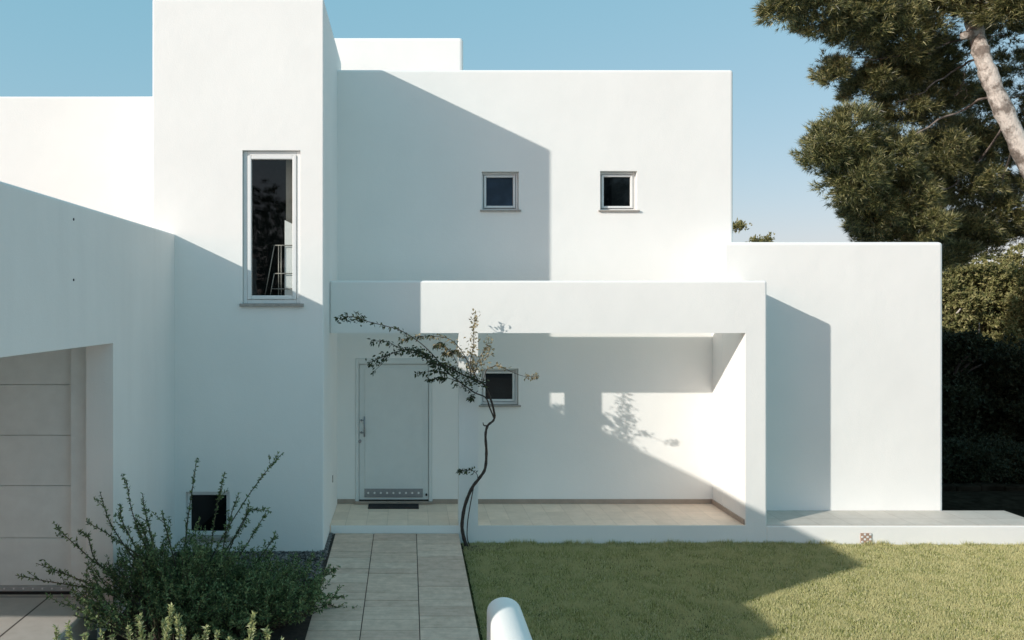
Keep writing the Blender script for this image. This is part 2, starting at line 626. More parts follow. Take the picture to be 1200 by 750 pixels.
PX = [-1.065, -0.472, 0.118, 0.706]
pb = MB()
y0, y1 = 5.2, 11.232
pb.add([(PX[0] + .004, y0, path_z(y0) - .30), (PX[3] - .004, y0, path_z(y0) - .30), (PX[3] - .004, y1, path_z(y1) - .30), (PX[0] + .004, y1, path_z(y1) - .30),
        (PX[0] + .004, y0, path_z(y0) - .008), (PX[3] - .004, y0, path_z(y0) - .008), (PX[3] - .004, y1, path_z(y1) - .008), (PX[0] + .004, y1, path_z(y1) - .008)],
       [(0, 1, 5, 4), (1, 2, 6, 5), (2, 3, 7, 6), (3, 0, 4, 7), (4, 5, 6, 7)])
path_base = tag(build('path_bed', pb, GROUT, None, (0, 0, 0)), kind='structure')


def slab_box(mb, x0, x1, ya, yb, dz=0.0):
    bm = bmesh.new()
    bmesh.ops.create_cube(bm, size=1.0)
    for v in bm.verts:
        yy = (ya + yb) / 2 + v.co.y * (yb - ya)
        v.co = ((x0 + x1) / 2 + v.co.x * (x1 - x0), yy, path_z(yy) + dz + (0.0 if v.co.z > 0 else -0.03))
    bmesh.ops.bevel(bm, geom=bm.edges[:], offset=0.004, segments=2, profile=0.5, affect='EDGES')
    mb.bm(bm)


rows = {0: [11.23, 10.49, 10.08, 9.70, 9.11, 8.72, 8.37, 8.13],
        1: [11.23, 10.62, 10.43, 10.08, 9.70, 9.11, 8.72, 8.40, 8.13],
        2: [11.23, 10.78, 10.30, 9.30, 9.10, 8.72, 8.48, 8.20]}
slabs = MB()
for c in range(3):
    ys = rows[c][:]
    for q_ in range(len(ys) - 1):
        if ys[q_] - ys[q_ + 1] > 0.36 and random.random() < 0.75:
            ys.append((ys[q_] + ys[q_ + 1]) / 2 + random.uniform(-.04, .04))
    ys.sort(reverse=True)
    while ys[-1] > 5.4:
        ys.append(ys[-1] - random.choice([0.24, 0.38, 0.38]))
    for a, b in zip(ys[:-1], ys[1:]):
        slab_box(slabs, PX[c] + 0.0045, PX[c + 1] - 0.0045, b + 0.004, a - 0.004, random.uniform(-0.002, 0.002))


def mat_slab():
    m, nt, b, o = new_mat('path_slab_stone')
    g = N(nt, 'ShaderNodeNewGeometry')
    r0 = ramp(nt, g.outputs['Random Per Island'], [(0, (0.70, 0.51, 0.405)), (0.5, (0.77, 0.575, 0.455)), (1, (0.80, 0.62, 0.50))])
    co = objco(nt)
    n = noise(nt, 9, 7, 0.7, co)
    mp = N(nt, 'ShaderNodeMapping')
    mp.inputs['Scale'].default_value = (1.2, 9, 1)
    nt.links.new(co, mp.inputs[0])
    n2 = noise(nt, 2.2, 5, 0.6, mp.outputs[0])
    r = ramp(nt, n.outputs['Fac'], [(0.28, (0.72, 0.70, 0.68)), (0.68, (1, 1, 1))])
    r2 = ramp(nt, n2.outputs['Fac'], [(0.3, (0.84, 0.82, 0.8)), (0.62, (1, 1, 1))])
    c1 = mixc(nt, r0.outputs[0], r.outputs[0], 1.0, 'MULTIPLY')
    nt.links.new(mixc(nt, c1, r2.outputs[0], 1.0, 'MULTIPLY'), b.inputs['Base Color'])
    b.inputs['Roughness'].default_value = 0.75
    add_bump(nt, b, n.outputs['Fac'], 0.35, 0.006)
    return m


tag(build('path', slabs, mat_slab(), None, (0, 0, 0)), kind='structure')

# driveway in front of the garage door, rounded nose on the bed side
dm = MB().box(-9.0, -3.17, 2.0, 8.56, -0.3, 0.28, 0.035, 4)
tag(build('driveway', dm, DRIVE, None, (0, 0, 0)), kind='structure')

# ================================================================== THE HOUSE
YB, YF, YT = 12.46, 11.236, 10.46          # back wall, porch frame, tower front
XT = -1.085                                # right face of the tower
house = thing('white_house', 'white cubic two storey house with a tall tower, an open porch and flat roofs', 'house', (0.0, YB, 0.0))

facade = build('front_wall', MB().box(-1.30, 5.006, YB, YB + 0.30, -0.2, EYE + 3.63, 0.045), WHITE, house)


def at_wall(u0, v0, u1, v1, Y):
    a, b = at(u0, v1, Y), at(u1, v0, Y)
    return a.x, b.x, a.z, b.z


w_up = [at_wall(564.6, 201, 608, 246.2, YB), at_wall(703.3, 200.3, 746.6, 246.5, YB)]
w_low = at_wall(563.2, 432, 607.6, 474.8, YB)
dx0, dx1, dz0, dz1 = at_wall(416.3, 420, 506.7, 583.5, YB)
carve(facade, [(a, b, YB - 0.2, YB + 0.19, c, d) for a, b, c, d in w_up] +
      [(w_low[0], w_low[1], YB - 0.2, YB + 0.19, w_low[2], w_low[3]), (dx0, dx1, YB - 0.2, YB + 0.06, 0.2, dz1)])


def window(x0, x1, z0, z1, Y, depth, fw, pane_mat, sill=True, label=None, inner=True, tilt=0.0, sill_h=0.022):
    f = MB().ring(x0 + 0.004, x1 - 0.004, z0 + 0.004, z1 - 0.004, fw, Y + depth, Y + depth + 0.06)
    w = build('window', f, PAINT, house)
    if label:
        w['label'] = label
    a = fw + 0.012
    s = MB()
    if inner:
        s.ring(x0 + a, x1 - a, z0 + a, z1 - a, 0.035, Y + depth - 0.018, Y + depth + 0.05, 0.008)
        build('sash', s, PAINT, w)
    b = a + 0.030 if inner else fw - 0.004
    p = MB()
    yy = Y + depth + 0.025
    p.add([(x0 + b, yy, z0 + b), (x1 - b, yy, z0 + b), (x1 - b, yy + tilt, z1 - b), (x0 + b, yy + tilt, z1 - b)], [(0, 1, 2, 3)])
    q = build('pane', p, pane_mat, w)
    if sill:
        build('sill', MB().box(x0 - 0.028, x1 + 0.034, Y - 0.035, Y + depth + 0.02, z0 - sill_h, z0 + 0.003, 0.004, 2), STONE, w)
    return w


window(*w_up[0], YB, 0.10, 0.030, PANE_SKY, label='upper window in the shaded part of the wall, pane tinted as reflected sky', tilt=0.02)
window(*w_up[1], YB, 0.10, 0.030, PANE_D, label='upper window in the sunlit part of the wall, dark pane')
window(*w_low, YB, 0.09, 0.035, PANE_D, label='small porch window behind the climbing plant')

# entrance door
ddep = 0.045
df = MB()
fwid = 0.055
df.box(dx0 + .002, dx0 + fwid, YB - 0.012, YB + ddep, 0.27, dz1 - .002, 0.006, 2)
df.box(dx1 - fwid, dx1 - .002, YB - 0.012, YB + ddep, 0.27, dz1 - .002, 0.006, 2)
df.box(dx0 + fwid, dx1 - fwid, YB - 0.010, YB + ddep, dz1 - fwid - .03, dz1 - .002, 0.006, 2)
door = build('front_door', df, DOORP, house)
lx0, lx1, lz1 = dx0 + fwid + .006, dx1 - fwid - .006, dz1 - fwid - .036
leaf = MB().box(lx0, lx1, YB + 0.006, YB + 0.05, 0.30, lz1, 0.005, 2)
build('leaf', leaf, DOORP, door)
pan = MB().box(lx0 + .085, lx1 - .085, YB - 0.006, YB + 0.005, 0.42, lz1 - .06, 0.005, 2)
build('panel', pan, DOORP, door)
kx0, kx1, kz0, kz1 = at_wall(427, 572.5, 495.5, 581.6, YB)
build('kick_plate', MB().box(kx0, kx1, YB - 0.012, YB + 0.005, kz0 - .012, kz1, 0.002, 1), METAL, door)
for k in range(9):
    cx = kx0 + (kx1 - kx0) * (k + 0.62) / 9.3
    rm = MB().tube([(cx, YB - 0.018, (kz0 + kz1) / 2 - .005), (cx, YB - 0.011, (kz0 + kz1) / 2 - .005)], 0.016, 12)
    build('rivet', rm, PAINT, door)
hx = at(427.3, 0, YB).x
hz0, hz1 = at(0, 511, YB).z, at(0, 487.5, YB).z
hm = MB().tube([(hx, YB - 0.06, hz0), (hx, YB - 0.06, hz1)], 0.013, 10)
hm.tube([(hx - 0.05, YB - 0.05, hz0 + 0.06), (hx, YB - 0.06, hz0 + 0.06)], 0.010, 8)
hm.tube([(hx - 0.05, YB - 0.05, hz1 - 0.06), (hx, YB - 0.06, hz1 - 0.06)], 0.010, 8)
hm.tube([(hx - 0.05, YB + 0.01, hz0 + 0.06), (hx - 0.05, YB - 0.055, hz0 + 0.06)], 0.014, 8)
hm.tube([(hx - 0.05, YB + 0.01, hz1 - 0.06), (hx - 0.05, YB - 0.055, hz1 - 0.06)], 0.014, 8)
build('handle', hm, METAL, door, smooth=True)
lk = at(421.8, 517, YB)
build('lock', MB().tube([(lk.x, YB - 0.02, lk.z), (lk.x, YB + 0.01, lk.z)], 0.025, 14), METAL, door)
st = at(499.6, 579.5, YB)
build('door_stop', MB().tube([(st.x, YB - 0.035, st.z), (st.x, YB + 0.01, st.z)], 0.016, 12), RUBBER, door)
build('threshold', MB().box(dx0 - .002, dx1 + .002, YB - 0.055, YB + 0.05, 0.262, 0.296, 0.004, 2), SKIRT, door)
build('door_seal', MB().box(lx0, lx1, YB - 0.004, YB + 0.005, 0.298, 0.318, 0.002, 1), GARDARK, door)

# porch frame: beam, two posts and the low kerb are one cast piece
frame = build('porch_frame', MB().box(XT + 0.003, 4.98, YF, YF + 0.19, -0.25, EYE + 0.345, 0.03), WHITE, house)
carve(frame, [(XT - 0.5, 0.704, YF - 0.3, YF + 0.5, 0.25, EYE - 0.382), (0.972, 4.68, YF - 0.3, YF + 0.5, 0.25, EYE - 0.382)])
build('porch_side_wall', MB().box(4.678, 4.977, YF + 0.18, 12.06, -0.2, EYE + 0.335, 0.012, 2), WHITE, house)
build('porch_floor', MB().box(XT + 0.002, 4.679, YF + 0.004, YB + 0.05, -0.1, 0.2545, 0.006, 2), FLOOR, house)
sk = MB()
sk.box(XT + 0.002, dx0 - 0.004, YB - 0.014, YB + 0.01, 0.2545, 0.325, 0.003, 1)
sk.box(dx1 + 0.004, 4.66, YB - 0.014, YB + 0.01, 0.2545, 0.325, 0.003, 1)
sk.box(4.661, 4.69, YF + 0.03, YB + 0.01, 0.2547, 0.326, 0.003, 1)
build('skirting', sk, SKIRT, house)

# right wing and its plinth
build('right_wing', MB().box(4.68, 7.955, 12.04, 16.5, -0.3, EYE + 0.945, 0.05), WHITE, house)
plinth = build('plinth', MB().box(4.97, 8.86, YF + 0.003, 12.02, -0.35, 0.247, 0.02), WHITE, house)
build('plinth_tiles', MB().box(4.985, 8.85, YF + 0.012, 12.037, 0.249, 0.256, 0.002, 1), PLAT, house)
va, vb = at(1008.3, 636.2, YF), at(1021, 624.6, YF)
vm = MB().box(va.x, vb.x, YF - 0.012, YF + 0.02, va.z, vb.z, 0.003, 1)
vent = build('vent', vm, VENT, house)
hv = MB()
nx = 4
cw = (vb.x - va.x) / nx
for i in range(nx):
    for j in range(nx):
        if (i + j) % 2 == 0:
            cx, cz = va.x + cw * (i + .5), va.z + (vb.z - va.z) * (j + .5) / nx
            hv.box(cx - cw * .40, cx + cw * .40, YF - 0.016, YF - 0.01, cz - cw * .36, cz + cw * .36, 0.003, 1)
build('vent_grid', hv, PAINT, vent)

# upper mass behind the front wall, roof block
build('upper_storey', MB().box(-1.25, 4.985, YB + 0.28, 18.2, 0.0, EYE + 3.45, 0.03), WHITE, house)
yp = 13.6
pa = at(543, 43.5, yp)
build('rooftop_block', MB().box(-2.6, pa.x, yp, 16.5, 6.0, pa.z, 0.06), WHITE, house)

# tower
TX0 = at(178.4, 0, YT).x
tower = build('tower', MB().box(TX0, XT, YT, 13.2, -0.3, EYE + 3.955, 0.02), WHITE, house)
tw = at_wall(284, 176, 352, 356, YT)
bw = at_wall(217.5, 576.5, 269, 629, YT)
carve(tower, [(TX0 + .25, XT - .2, YT + .22, 12.9, 1.2, 6.9),
              (tw[0], tw[1], YT - .2, YT + .3, tw[2], tw[3]),
              (bw[0], bw[1], YT - .2, YT + .16, bw[2], bw[3])])
# tall window
d = 0.05
w = build('tall_window', MB().ring(tw[0] + .003, tw[1] - .003, tw[2] + .003, tw[3] - .003, 0.052, YT + d, YT + d + 0.07), PAINT, house)
build('sash', MB().ring(tw[0] + .058, tw[1] - .058, tw[2] + .058, tw[3] - .058, 0.05, YT + d - 0.015, YT + d + 0.055, 0.008), PAINT, w)
e = 0.105
build('pane', MB().add([(tw[0] + e, YT + d + .03, tw[2] + e), (tw[1] - e, YT + d + .03, tw[2] + e), (tw[1] - e, YT + d + .03, tw[3] - e), (tw[0] + e, YT + d + .03, tw[3] - e)],
                       [(0, 1, 2, 3)]), GLASS, w)
build('sill', MB().box(tw[0] - .03, tw[1] + .045, YT - 0.045, YT + d + .01, tw[2] - .036, tw[2] + .003, 0.004, 2), STONE, w)
# stairwell seen through it: dim back wall, pale partition and beige panel shaped as lit and shaded wall, rails
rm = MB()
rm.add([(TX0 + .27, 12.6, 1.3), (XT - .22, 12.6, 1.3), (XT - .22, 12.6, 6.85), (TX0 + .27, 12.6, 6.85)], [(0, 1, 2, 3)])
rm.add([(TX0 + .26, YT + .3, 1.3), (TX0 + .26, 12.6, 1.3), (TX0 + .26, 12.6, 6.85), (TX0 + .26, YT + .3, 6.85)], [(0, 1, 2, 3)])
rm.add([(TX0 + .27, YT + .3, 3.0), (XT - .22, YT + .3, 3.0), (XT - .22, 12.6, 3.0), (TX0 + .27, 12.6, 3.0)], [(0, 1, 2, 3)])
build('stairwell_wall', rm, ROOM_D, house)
YI = YT + 0.245
p0, p1 = at(333.6, 258, YI), at(350, 350, YI)
q1 = at(352, 268, YI)
zt = p0.z
pm = MB()
pm.add([(p0.x, YI, 3.0), (XT - .205, YI, 3.0), (XT - .205, YI, zt - .477 * (XT - .205 - p0.x)), (p0.x, YI, zt),
        (p0.x, YI + .06, 3.0), (XT - .205, YI + .06, 3.0), (XT - .205, YI + .06, zt - .477 * (XT - .205 - p0.x)), (p0.x, YI + .06, zt)],
       [(0, 1, 2, 3), (7, 6, 5, 4), (0, 3, 7, 4), (3, 2, 6, 7), (1, 5, 6, 2)])
build('stair_partition', pm, PAINT, house)  # top edge cut to the slope of a sun shadow line
pm = MB()
pm.box(p0.x + .002, XT - .205, YI + .1, YI + .16, 3.0, 6.8)
build('shade_panel', pm, ROOM_SHADE, house)  # beige panel stands for the shaded wall above the shadow line
rl = MB()
YR = YI - 0.03
for (ua, va_, ub, vb_) in ((320.5, 287.5, 349, 287.5), (321, 320.5, 349, 320.5), (319, 338.5, 349, 338.5), (321.5, 287.5, 310, 349), (326.5, 287.5, 326.5, 352), (329.5, 287.5, 329.5, 352),
                           (321.5, 320, 316, 350)):
    rl.tube([at(ua, va_, YR), at(ub, vb_, YR)], 0.007, 6)
build('stair_rail', rl, RAILM, house, smooth=True)
# basement window
window(*bw, YT, 0.06, 0.05, PANE_D, label='low basement window in the tower foot', inner=False, sill_h=0.05)

# left wing behind the garage
lw = 11.5
build('left_wing', MB().box(-10.0, TX0 + 0.2, lw, 18.0, -0.3, at(0, 112.6, lw).z, 0.03), WHITE, house)
# garage wing wall with its opening; roof and walls left of it added to block sun
XG = -3.007
gw = build('garage_wall', MB().box(XG - 0.275, XG, 4.93, YT + 0.03, -0.3, EYE + 0.925, 0.03), WHITE2, house)
carve(gw, [(XG - 0.6, XG + 0.3, 5.35, 8.27, -0.4, EYE - 0.383)])
build('gate_wall', MB().box(-3.42, -3.15, 4.0, 4.95, -0.35, EYE + 0.0, 0.03), WHITE2, house)
build('garage_sun_block_roof', MB().box(-9.6, XG - 0.27, 4.93, 11.6, EYE - 0.35, EYE + 0.5, 0.02), WHITE2, house)  # unseen; carried forward past the garage to keep the sun out
build('bounce_cover', MB().box(-9.5, XG - 0.28, 5.0, 11.45, EYE + 0.49, EYE + 0.515), BOUNCE_GREY, house)  # unseen grey layer added to weaken light bounced onto the left wing
gb = build('sun_block_wall', MB().box(-9.6, XG - 0.27, 4.94, 5.15, -0.3, EYE - 0.34, 0.01, 2), WHITE2, house)
carve(gb, [(-9.1, -6.55, 4.7, 5.4, -0.4, EYE - 0.72)])  # unseen wall added against the sun, opening shaped to throw the driveway sun patch
build('sun_block_side_wall', MB().box(-9.6, -9.4, 5.15, 8.6, -0.3, EYE - 0.34, 0.01, 2), WHITE2, house)  # unseen wall added to block sun from the left
build('garage_body', MB().box(-9.6, XG - 0.27, 8.62, 11.5, -0.3, EYE - 0.345, 0.01, 2), WHITE2, house)
YD = 8.5
gdx = at(86, 0, YD).x
zl = [at(0, v, YD).z for v in (692, 630.5, 569.3, 510, 450.8)] + [EYE - 0.36]
gd = thing('garage_door', '', '')
for k in ('label', 'category'):
    del gd[k]
bpy.data.objects.remove(gd)
pmb = MB()
zl[0] = 0.36
for a, b in zip(zl[:-1], zl[1:]):
    pmb.box(gdx - 2.7, gdx, YD, YD + 0.05, a + 0.0025, b - 0.0025, 0.004, 2)
gdoor = build('garage_door', pmb, GARP, house)
build('backing', MB().box(gdx - 2.72, gdx + .01, YD + 0.03, YD + 0.06, 0.30, EYE - 0.36), GARP, gdoor)
build('bottom_strip', MB().box(gdx - 2.7, gdx - .004, YD - 0.01, YD + 0.04, 0.305, 0.358, 0.003, 1), STRIP, gdoor)
for k in range(9):
    cx = gdx - 0.12 - k * 0.1
    build('rivet', MB().tube([(cx, YD - 0.013, 0.335), (cx, YD - 0.009, 0.335)], 0.010, 8), PAINT, gdoor)
build('floor_seal', MB().box(gdx - 2.75, gdx + .12, YD - 0.03, YD + 0.05, 0.281, 0.304, 0.002, 1), GARDARK, gdoor)
build('door_jamb', MB().box(gdx + 0.012, XG - 0.272, 8.40, 8.63, 0.28, EYE - 0.345, 0.006, 2), GARP, gdoor)
for vv in (257, 328):
    q = 345.3 * 0 + (478 - 86) / 3.007
    y = F / q
    z = EYE + (V0 - vv) / q
    build('wall_fixing', MB().tube([(XG - .01, y, z), (XG + .006, y, z)], 0.012, 8), DARKM, house)
# little switches beside the door and on the porch side wall
yy = F / ((U0 - 389.4) / 1.085)
zz = EYE - (561 - V0) * yy / F
build('switch', MB().box(XT - 0.01, XT + 0.012, yy - .02, yy + .02, zz - .05, zz + .05, 0.003, 1), STONE, house)
yy = F * 4.678 / (853 - U0)
zz = EYE - (561 - V0) * yy / F
build('switch', MB().box(4.664, 4.69, yy - .03, yy + .03, zz - .045, zz + .045, 0.003, 1), PAINT, house)

# door mat
tag(build('doormat', MB().box(-0.60, 0.165, 12.13, 12.40, 0.256, 0.27, 0.004, 2), RUBBER, None, (-0.2, 12.3, 0.256)),
    'small black rubber doormat on the porch tiles before the front door', 'doormat')

# round-topped garden wall
gm = MB()
x0, x1 = 0.645, 0.925
yA, yB_ = 6.66, 2.2
prof = [(x0, -0.4)]
for k in range(13):
    a = math.pi * (1 - k / 12)
    prof.append(((x0 + x1) / 2 + math.cos(a) * (x1 - x0) / 2, 0.80 + math.sin(a) * 0.115))
prof.append((x1, -0.4))
n = len(prof)
rings = []
for y, s in ((yA + 0.0, 0.93), (yA - 0.012, 0.975), (yA - 0.035, 1.0), (yB_, 1.0)):
    rings += [((x0 + x1) / 2 + (px - (x0 + x1) / 2) * s, y, pz if pz < 0 else 0.8 * 1.0 + (pz - 0.8) * s - (1 - s) * 0.15) for px, pz in prof]
fs = []
for r in range(3):
    for k in range(n - 1):
        a = r * n + k
        fs.append((a, a + 1, a + 1 + n, a + n))
fs.append(tuple(range(n)))
fs.append(tuple(3 * n + k for k in range(n - 1, -1, -1)))
gm.add(rings, fs)
wl = build('garden_wall', gm, WHITE, None, (0.785, 5.0, -0.2), True)
wl.data.set_sharp_from_angle(angle=math.radians(40))
tag(wl, 'low white garden wall with a rounded top between path and lawn', 'wall')

# ================================================================== PLANTS


def polyline(pts, n):
    """smooth resample (Catmull-Rom) of control points"""
    P = [Vector(p) for p in pts]
    P = [P[0] * 2 - P[1]] + P + [P[-1] * 2 - P[-2]]
    out = []
    segs = len(P) - 3
    for i in range(n):
        t = i / (n - 1) * segs
        k = min(int(t), segs - 1)
        t -= k
        a, b, c, d_ = P[k:k + 4]
        out.append(0.5 * ((2 * b) + (c - a) * t + (2 * a - 5 * b + 4 * c - d_) * t * t + (3 * b - a - 3 * c + d_) * t ** 3))
    return out


# --- climbing plant on the porch post
vine = thing('climbing_plant', 'crooked bare stemmed climbing plant arching over the entrance from the porch post', 'plant', (0.82, 11.05, 0.0))


def vp(lst, dy=0.0):
    out = []
    for i, p in enumerate(lst):
        Y = (p[2] if len(p) > 2 else 11.05) + dy
        out.append(at(p[0], p[1], Y))
    return out


trunk = vp([(547, 641), (543, 628), (541.5, 614), (545, 592), (553, 572), (562, 560), (568.5, 549), (570, 530), (569, 510), (571.5, 499), (578, 493), (580, 487)])
tp = polyline(trunk, 60)
tm = MB().tube(tp, [0.026 - 0.012 * (i / 59) + 0.002 * math.sin(i * 1.9) for i in range(60)], 8)
for (pp, r) in (((550, 640), 0.012),):
    tm.tube(polyline(vp([(551, 641), (547.5, 630), (548, 612), (551, 592), (555, 571)]), 18), 0.007, 6)
tm.tube(polyline(vp([(571, 499), (567, 498.5), (566, 495)]), 6), [.012, .011, .01, .008, .006, .004], 6)
build('trunk', tm, TWIG, vine, smooth=True)
branches = [
    # (px polyline, base radius, leaf density per m, material key, leaf spread)
    ([(580, 488), (577, 474), (572, 460), (566, 449, 11.0), (554, 444, 10.95), (540, 438, 10.9), (527, 430, 10.85), (513, 427, 10.8), (507, 424, 10.78), (498, 414, 10.75), (490, 411, 10.72), (473, 410, 10.7), (452, 417, 10.68), (440, 422, 10.66), (432, 426, 10.65)], 0.014, 0, 'D', 0),
    ([(579, 490), (574, 478), (569, 466), (556, 460, 11.0), (545, 452, 10.95), (535, 445, 10.9), (522, 434, 10.85), (511, 420, 10.8), (494, 403, 10.75), (471, 388, 10.7), (452, 382, 10.68), (432, 377, 10.66), (413, 371, 10.64), (399, 374, 10.62)], 0.010, 0, 'D', 0),
    ([(513, 428, 10.8), (500, 416, 10.85), (484, 413, 10.85), (467, 407, 10.85), (452, 400, 10.85), (434, 400, 10.85)], 0.006, 0, 'D', 0),
    ([(553, 444, 10.95), (548, 424, 10.9), (536, 405, 10.88), (523, 396, 10.85), (502, 394, 10.85), (482, 395, 10.85), (467, 399, 10.85)], 0.006, 0, 'M', 0),
    ([(561, 447, 11.0), (555, 436, 11.0), (551, 424, 11.0), (555, 406, 11.0), (555, 386, 11.0), (557, 365, 11.0)], 0.007, 0, 'T', 0),
    ([(556, 437, 11.0), (562, 420, 11.02), (571, 405, 11.05), (573, 394, 11.08)], 0.004, 0, 'T', 0),
    ([(556, 437, 11.0), (562, 428, 11.02), (572, 416, 11.05), (574, 408, 11.08)], 0.004, 0, 'T', 0),
    ([(566, 449, 11.0), (570, 434, 11.0), (577, 430, 11.0), (586, 429, 11.0), (600, 436, 11.0), (615, 441, 11.0), (630, 441, 11.0)], 0.005, 0, 'R', 0),
    ([(545, 452, 10.95), (523, 437, 10.9), (507, 435, 10.9), (488, 438, 10.9)], 0.005, 0, 'D', 0),
    ([(540, 448, 10.95), (524, 443, 10.95), (512, 443, 10.95), (502, 446, 10.95)], 0.004, 0, 'D', 0),
    ([(536, 426, 10.9), (528, 412, 10.9), (518, 404, 10.9), (510, 405, 10.9)], 0.004, 0, 'M', 0),
    ([(550, 425, 11.0), (540, 415, 11.0), (530, 412, 11.0), (519, 415, 11.0)], 0.004, 0, 'M', 0),
    ([(560, 562, 11.05), (559, 556, 11.0), (553, 551, 10.98), (545, 551, 10.97), (535, 553, 10.96)], 0.004, 0, 'S', 0),
    ([(560, 458, 11.0), (553, 465, 10.97), (551, 468, 10.95)], 0.004, 0, 'S', 0),
    ([(455, 416, 10.68), (449, 425, 10.68), (436, 437, 10.68)], 0.003, 0, 'N', 0),
]
bmb = MB()
lv_d, lv_t = [], []
for pts_, r0, _, key, _ in branches:
    pl = polyline(vp(pts_), 8 * len(pts_))
    m_ = len(pl)
    bmb.tube(pl, [r0 * (1 - 0.75 * i / (m_ - 1)) + 0.0012 for i in range(m_)], 6)
    pa_ = np.array([p[:] for p in pl])
    tdir = unit(np.gradient(pa_, axis=0))
    us = U0 + pa_[:, 0] / pa_[:, 1] * F

    def along(n, lo, hi, spread, down):
        t = RNG.uniform(lo, hi, n) * (m_ - 1)
        i = np.minimum(t.astype(int), m_ - 2)
        fr = (t - i)[:, None]
        c = pa_[i] * (1 - fr) + pa_[i + 1] * fr + RNG.normal(0, spread, size=(n, 3))
        dd = unit(tdir[i] * 0.5 + rand_dirs(n) * 0.7 + np.array([0, 0, -down]))
        return leaves(c, dd, 0.056, 0.027, 0.3, 0.35)

    if key == 'D' and r0 == 0.014:
        lv_d.append(along(320, 0.18, 1.0, 0.030, 0.45))
        lv_d.append(along(150, 0.22, 0.5, 0.055, 0.2))
        lv_d.append(along(90, 0.55, 0.85, 0.025, 0.6))
    elif key == 'D' and r0 == 0.010:
        lv_d.append(along(110, 0.86, 1.0, 0.030, 0.2))
        lv_d.append(along(45, 0.66, 0.88, 0.008, 0.4))
        lv_d.append(along(100, 0.25, 0.55, 0.045, 0.3))
    elif key == 'D':
        lv_d.append(along(70, 0.30, 1.0, 0.016, 0.7))
    elif key == 'M':
        lv_t.append(along(70, 0.25, 0.95, 0.016, 0.6))
        lv_d.append(along(50, 0.6, 1.0, 0.016, 0.7))
    elif key == 'T':
        lv_t.append(along(190 if r0 > 0.005 else 60, 0.1, 1.0, 0.035, 0.3))
    elif key == 'R':
        lv_t.append(along(40, 0.82, 1.0, 0.010, 0.2))
        lv_t.append(along(24, 0.2, 0.6, 0.010, 0.1))
    elif key == 'S':
        lv_d.append(along(46, 0.35, 1.0, 0.014, 0.3))
    elif key == 'N':
        lv_d.append(along(6, 0.85, 1.0, 0.004, 0.3))
build('branches', bmb, TWIG, vine, smooth=True)
v_, f_ = merge(lv_d)
build_lv = link_mesh('leaves', v_, f_, LEAF_VINE, vine)
v_, f_ = merge(lv_t)
tan = link_mesh('leaves', v_, f_, LEAF_DRY, vine)
tan['label'] = 'dry tan leaves on the upright stem'


# --- shrubs
def stems_to_leaves(stems, per_m, llen, lwid, lo=0.1, down=0.0, jit=0.5, side=0.9):
    C_, D_ = [], []
    for pl in stems:
        a = np.array([p[:] for p in pl])
        seg = np.linalg.norm(np.diff(a, axis=0), axis=1)
        L = seg.sum()
        n = max(2, int(L * per_m))
        t = RNG.uniform(lo, 1.0, n) * (len(a) - 1)
        i = np.minimum(t.astype(int), len(a) - 2)
        fr = (t - i)[:, None]
        C_.append(a[i] * (1 - fr) + a[i + 1] * fr)
        td = unit(a[i + 1] - a[i])
        D_.append(unit(td * 0.6 + rand_dirs(n) * side + np.array([0, 0, -down])))
    return leaves(np.concatenate(C_), np.concatenate(D_), llen, lwid, 0.3, jit)


def shrub(name, label, base, r, h, nst, per_m, llen, lwid, extra=(), mat=LEAF_SHRUB, up=1.0, fork=3, loc_spread=0.35, cat='shrub', seed=1):
    rr = random.Random(seed)
    root = thing(name, label, cat, base)
    b = Vector(base)
    stems = []
    sm_ = MB()
    for k in range(nst):
        a = rr.uniform(0, 2 * math.pi)
        q = rr.uniform(0.0, 1.0) ** 0.55
        st_ = b + Vector((math.cos(a) * r[0] * loc_spread * q, math.sin(a) * r[1] * loc_spread * q, 0))
        hh = h * rr.uniform(0.62, 1.0) * (1 - 0.45 * q ** 2.2)
        en = b + Vector((math.cos(a) * r[0] * q, math.sin(a) * r[1] * q, hh))
        mid = (st_ + en) / 2 + Vector((rr.uniform(-.08, .08), rr.uniform(-.08, .08), 0.10 * hh * up))
        pl = polyline([st_, mid, en], 10)
        stems.append(pl)
        sm_.tube(pl, [0.008 * (1 - 0.8 * i / 9) + 0.0012 for i in range(10)], 5, False)
        for j in range(fork):
            i0 = rr.randint(3, 8)
            dvec = (pl[i0 + 1] - pl[i0]).normalized() * 0.6 + Vector((rr.uniform(-1, 1), rr.uniform(-1, 1), rr.uniform(-.2, 1))) * 0.7
            ln = rr.uniform(0.12, 0.34)
            tw_ = [pl[i0] + dvec.normalized() * ln * t + Vector((0, 0, 0.06 * t * t)) for t in (0, .25, .5, .75, 1)]
            stems.append(tw_)
            sm_.tube(tw_, [.004, .003, .0025, .002, .0012], 4, False)
    body = stems_to_leaves(stems, per_m, llen, lwid, 0.25)
    ex = []
    for pts_ in extra:
        pl = polyline(pts_, 8 * len(pts_))
        ex.append(pl)
        sm_.tube(pl, [0.0075 * (1 - 0.75 * i / (len(pl) - 1)) + 0.001 for i in range(len(pl))], 5, False)
        for j in range(rr.randint(3, 6)):
            i0 = rr.randint(len(pl) // 4, len(pl) - 4)
            dvec = (pl[i0 + 1] - pl[i0]).normalized() + Vector((rr.uniform(-1, 1), rr.uniform(-1, 1), rr.uniform(-.3, .8)))
            ln = rr.uniform(0.05, 0.17)
            tw_ = [pl[i0] + dvec.normalized() * ln * t for t in (0, .33, .66, 1)]
            ex.append(tw_)
            sm_.tube(tw_, [.003, .0025, .002, .001], 4, False)
    parts = [body]
    if ex:
        parts.append(stems_to_leaves(ex, per_m * 1.15, llen * 0.95, lwid * 1.05, 0.05, side=1.0))
    build('stems', sm_, SHOOT, root, smooth=True)
    v, f = merge(parts)
    link_mesh('leaves', v, f, mat, root)
    return root


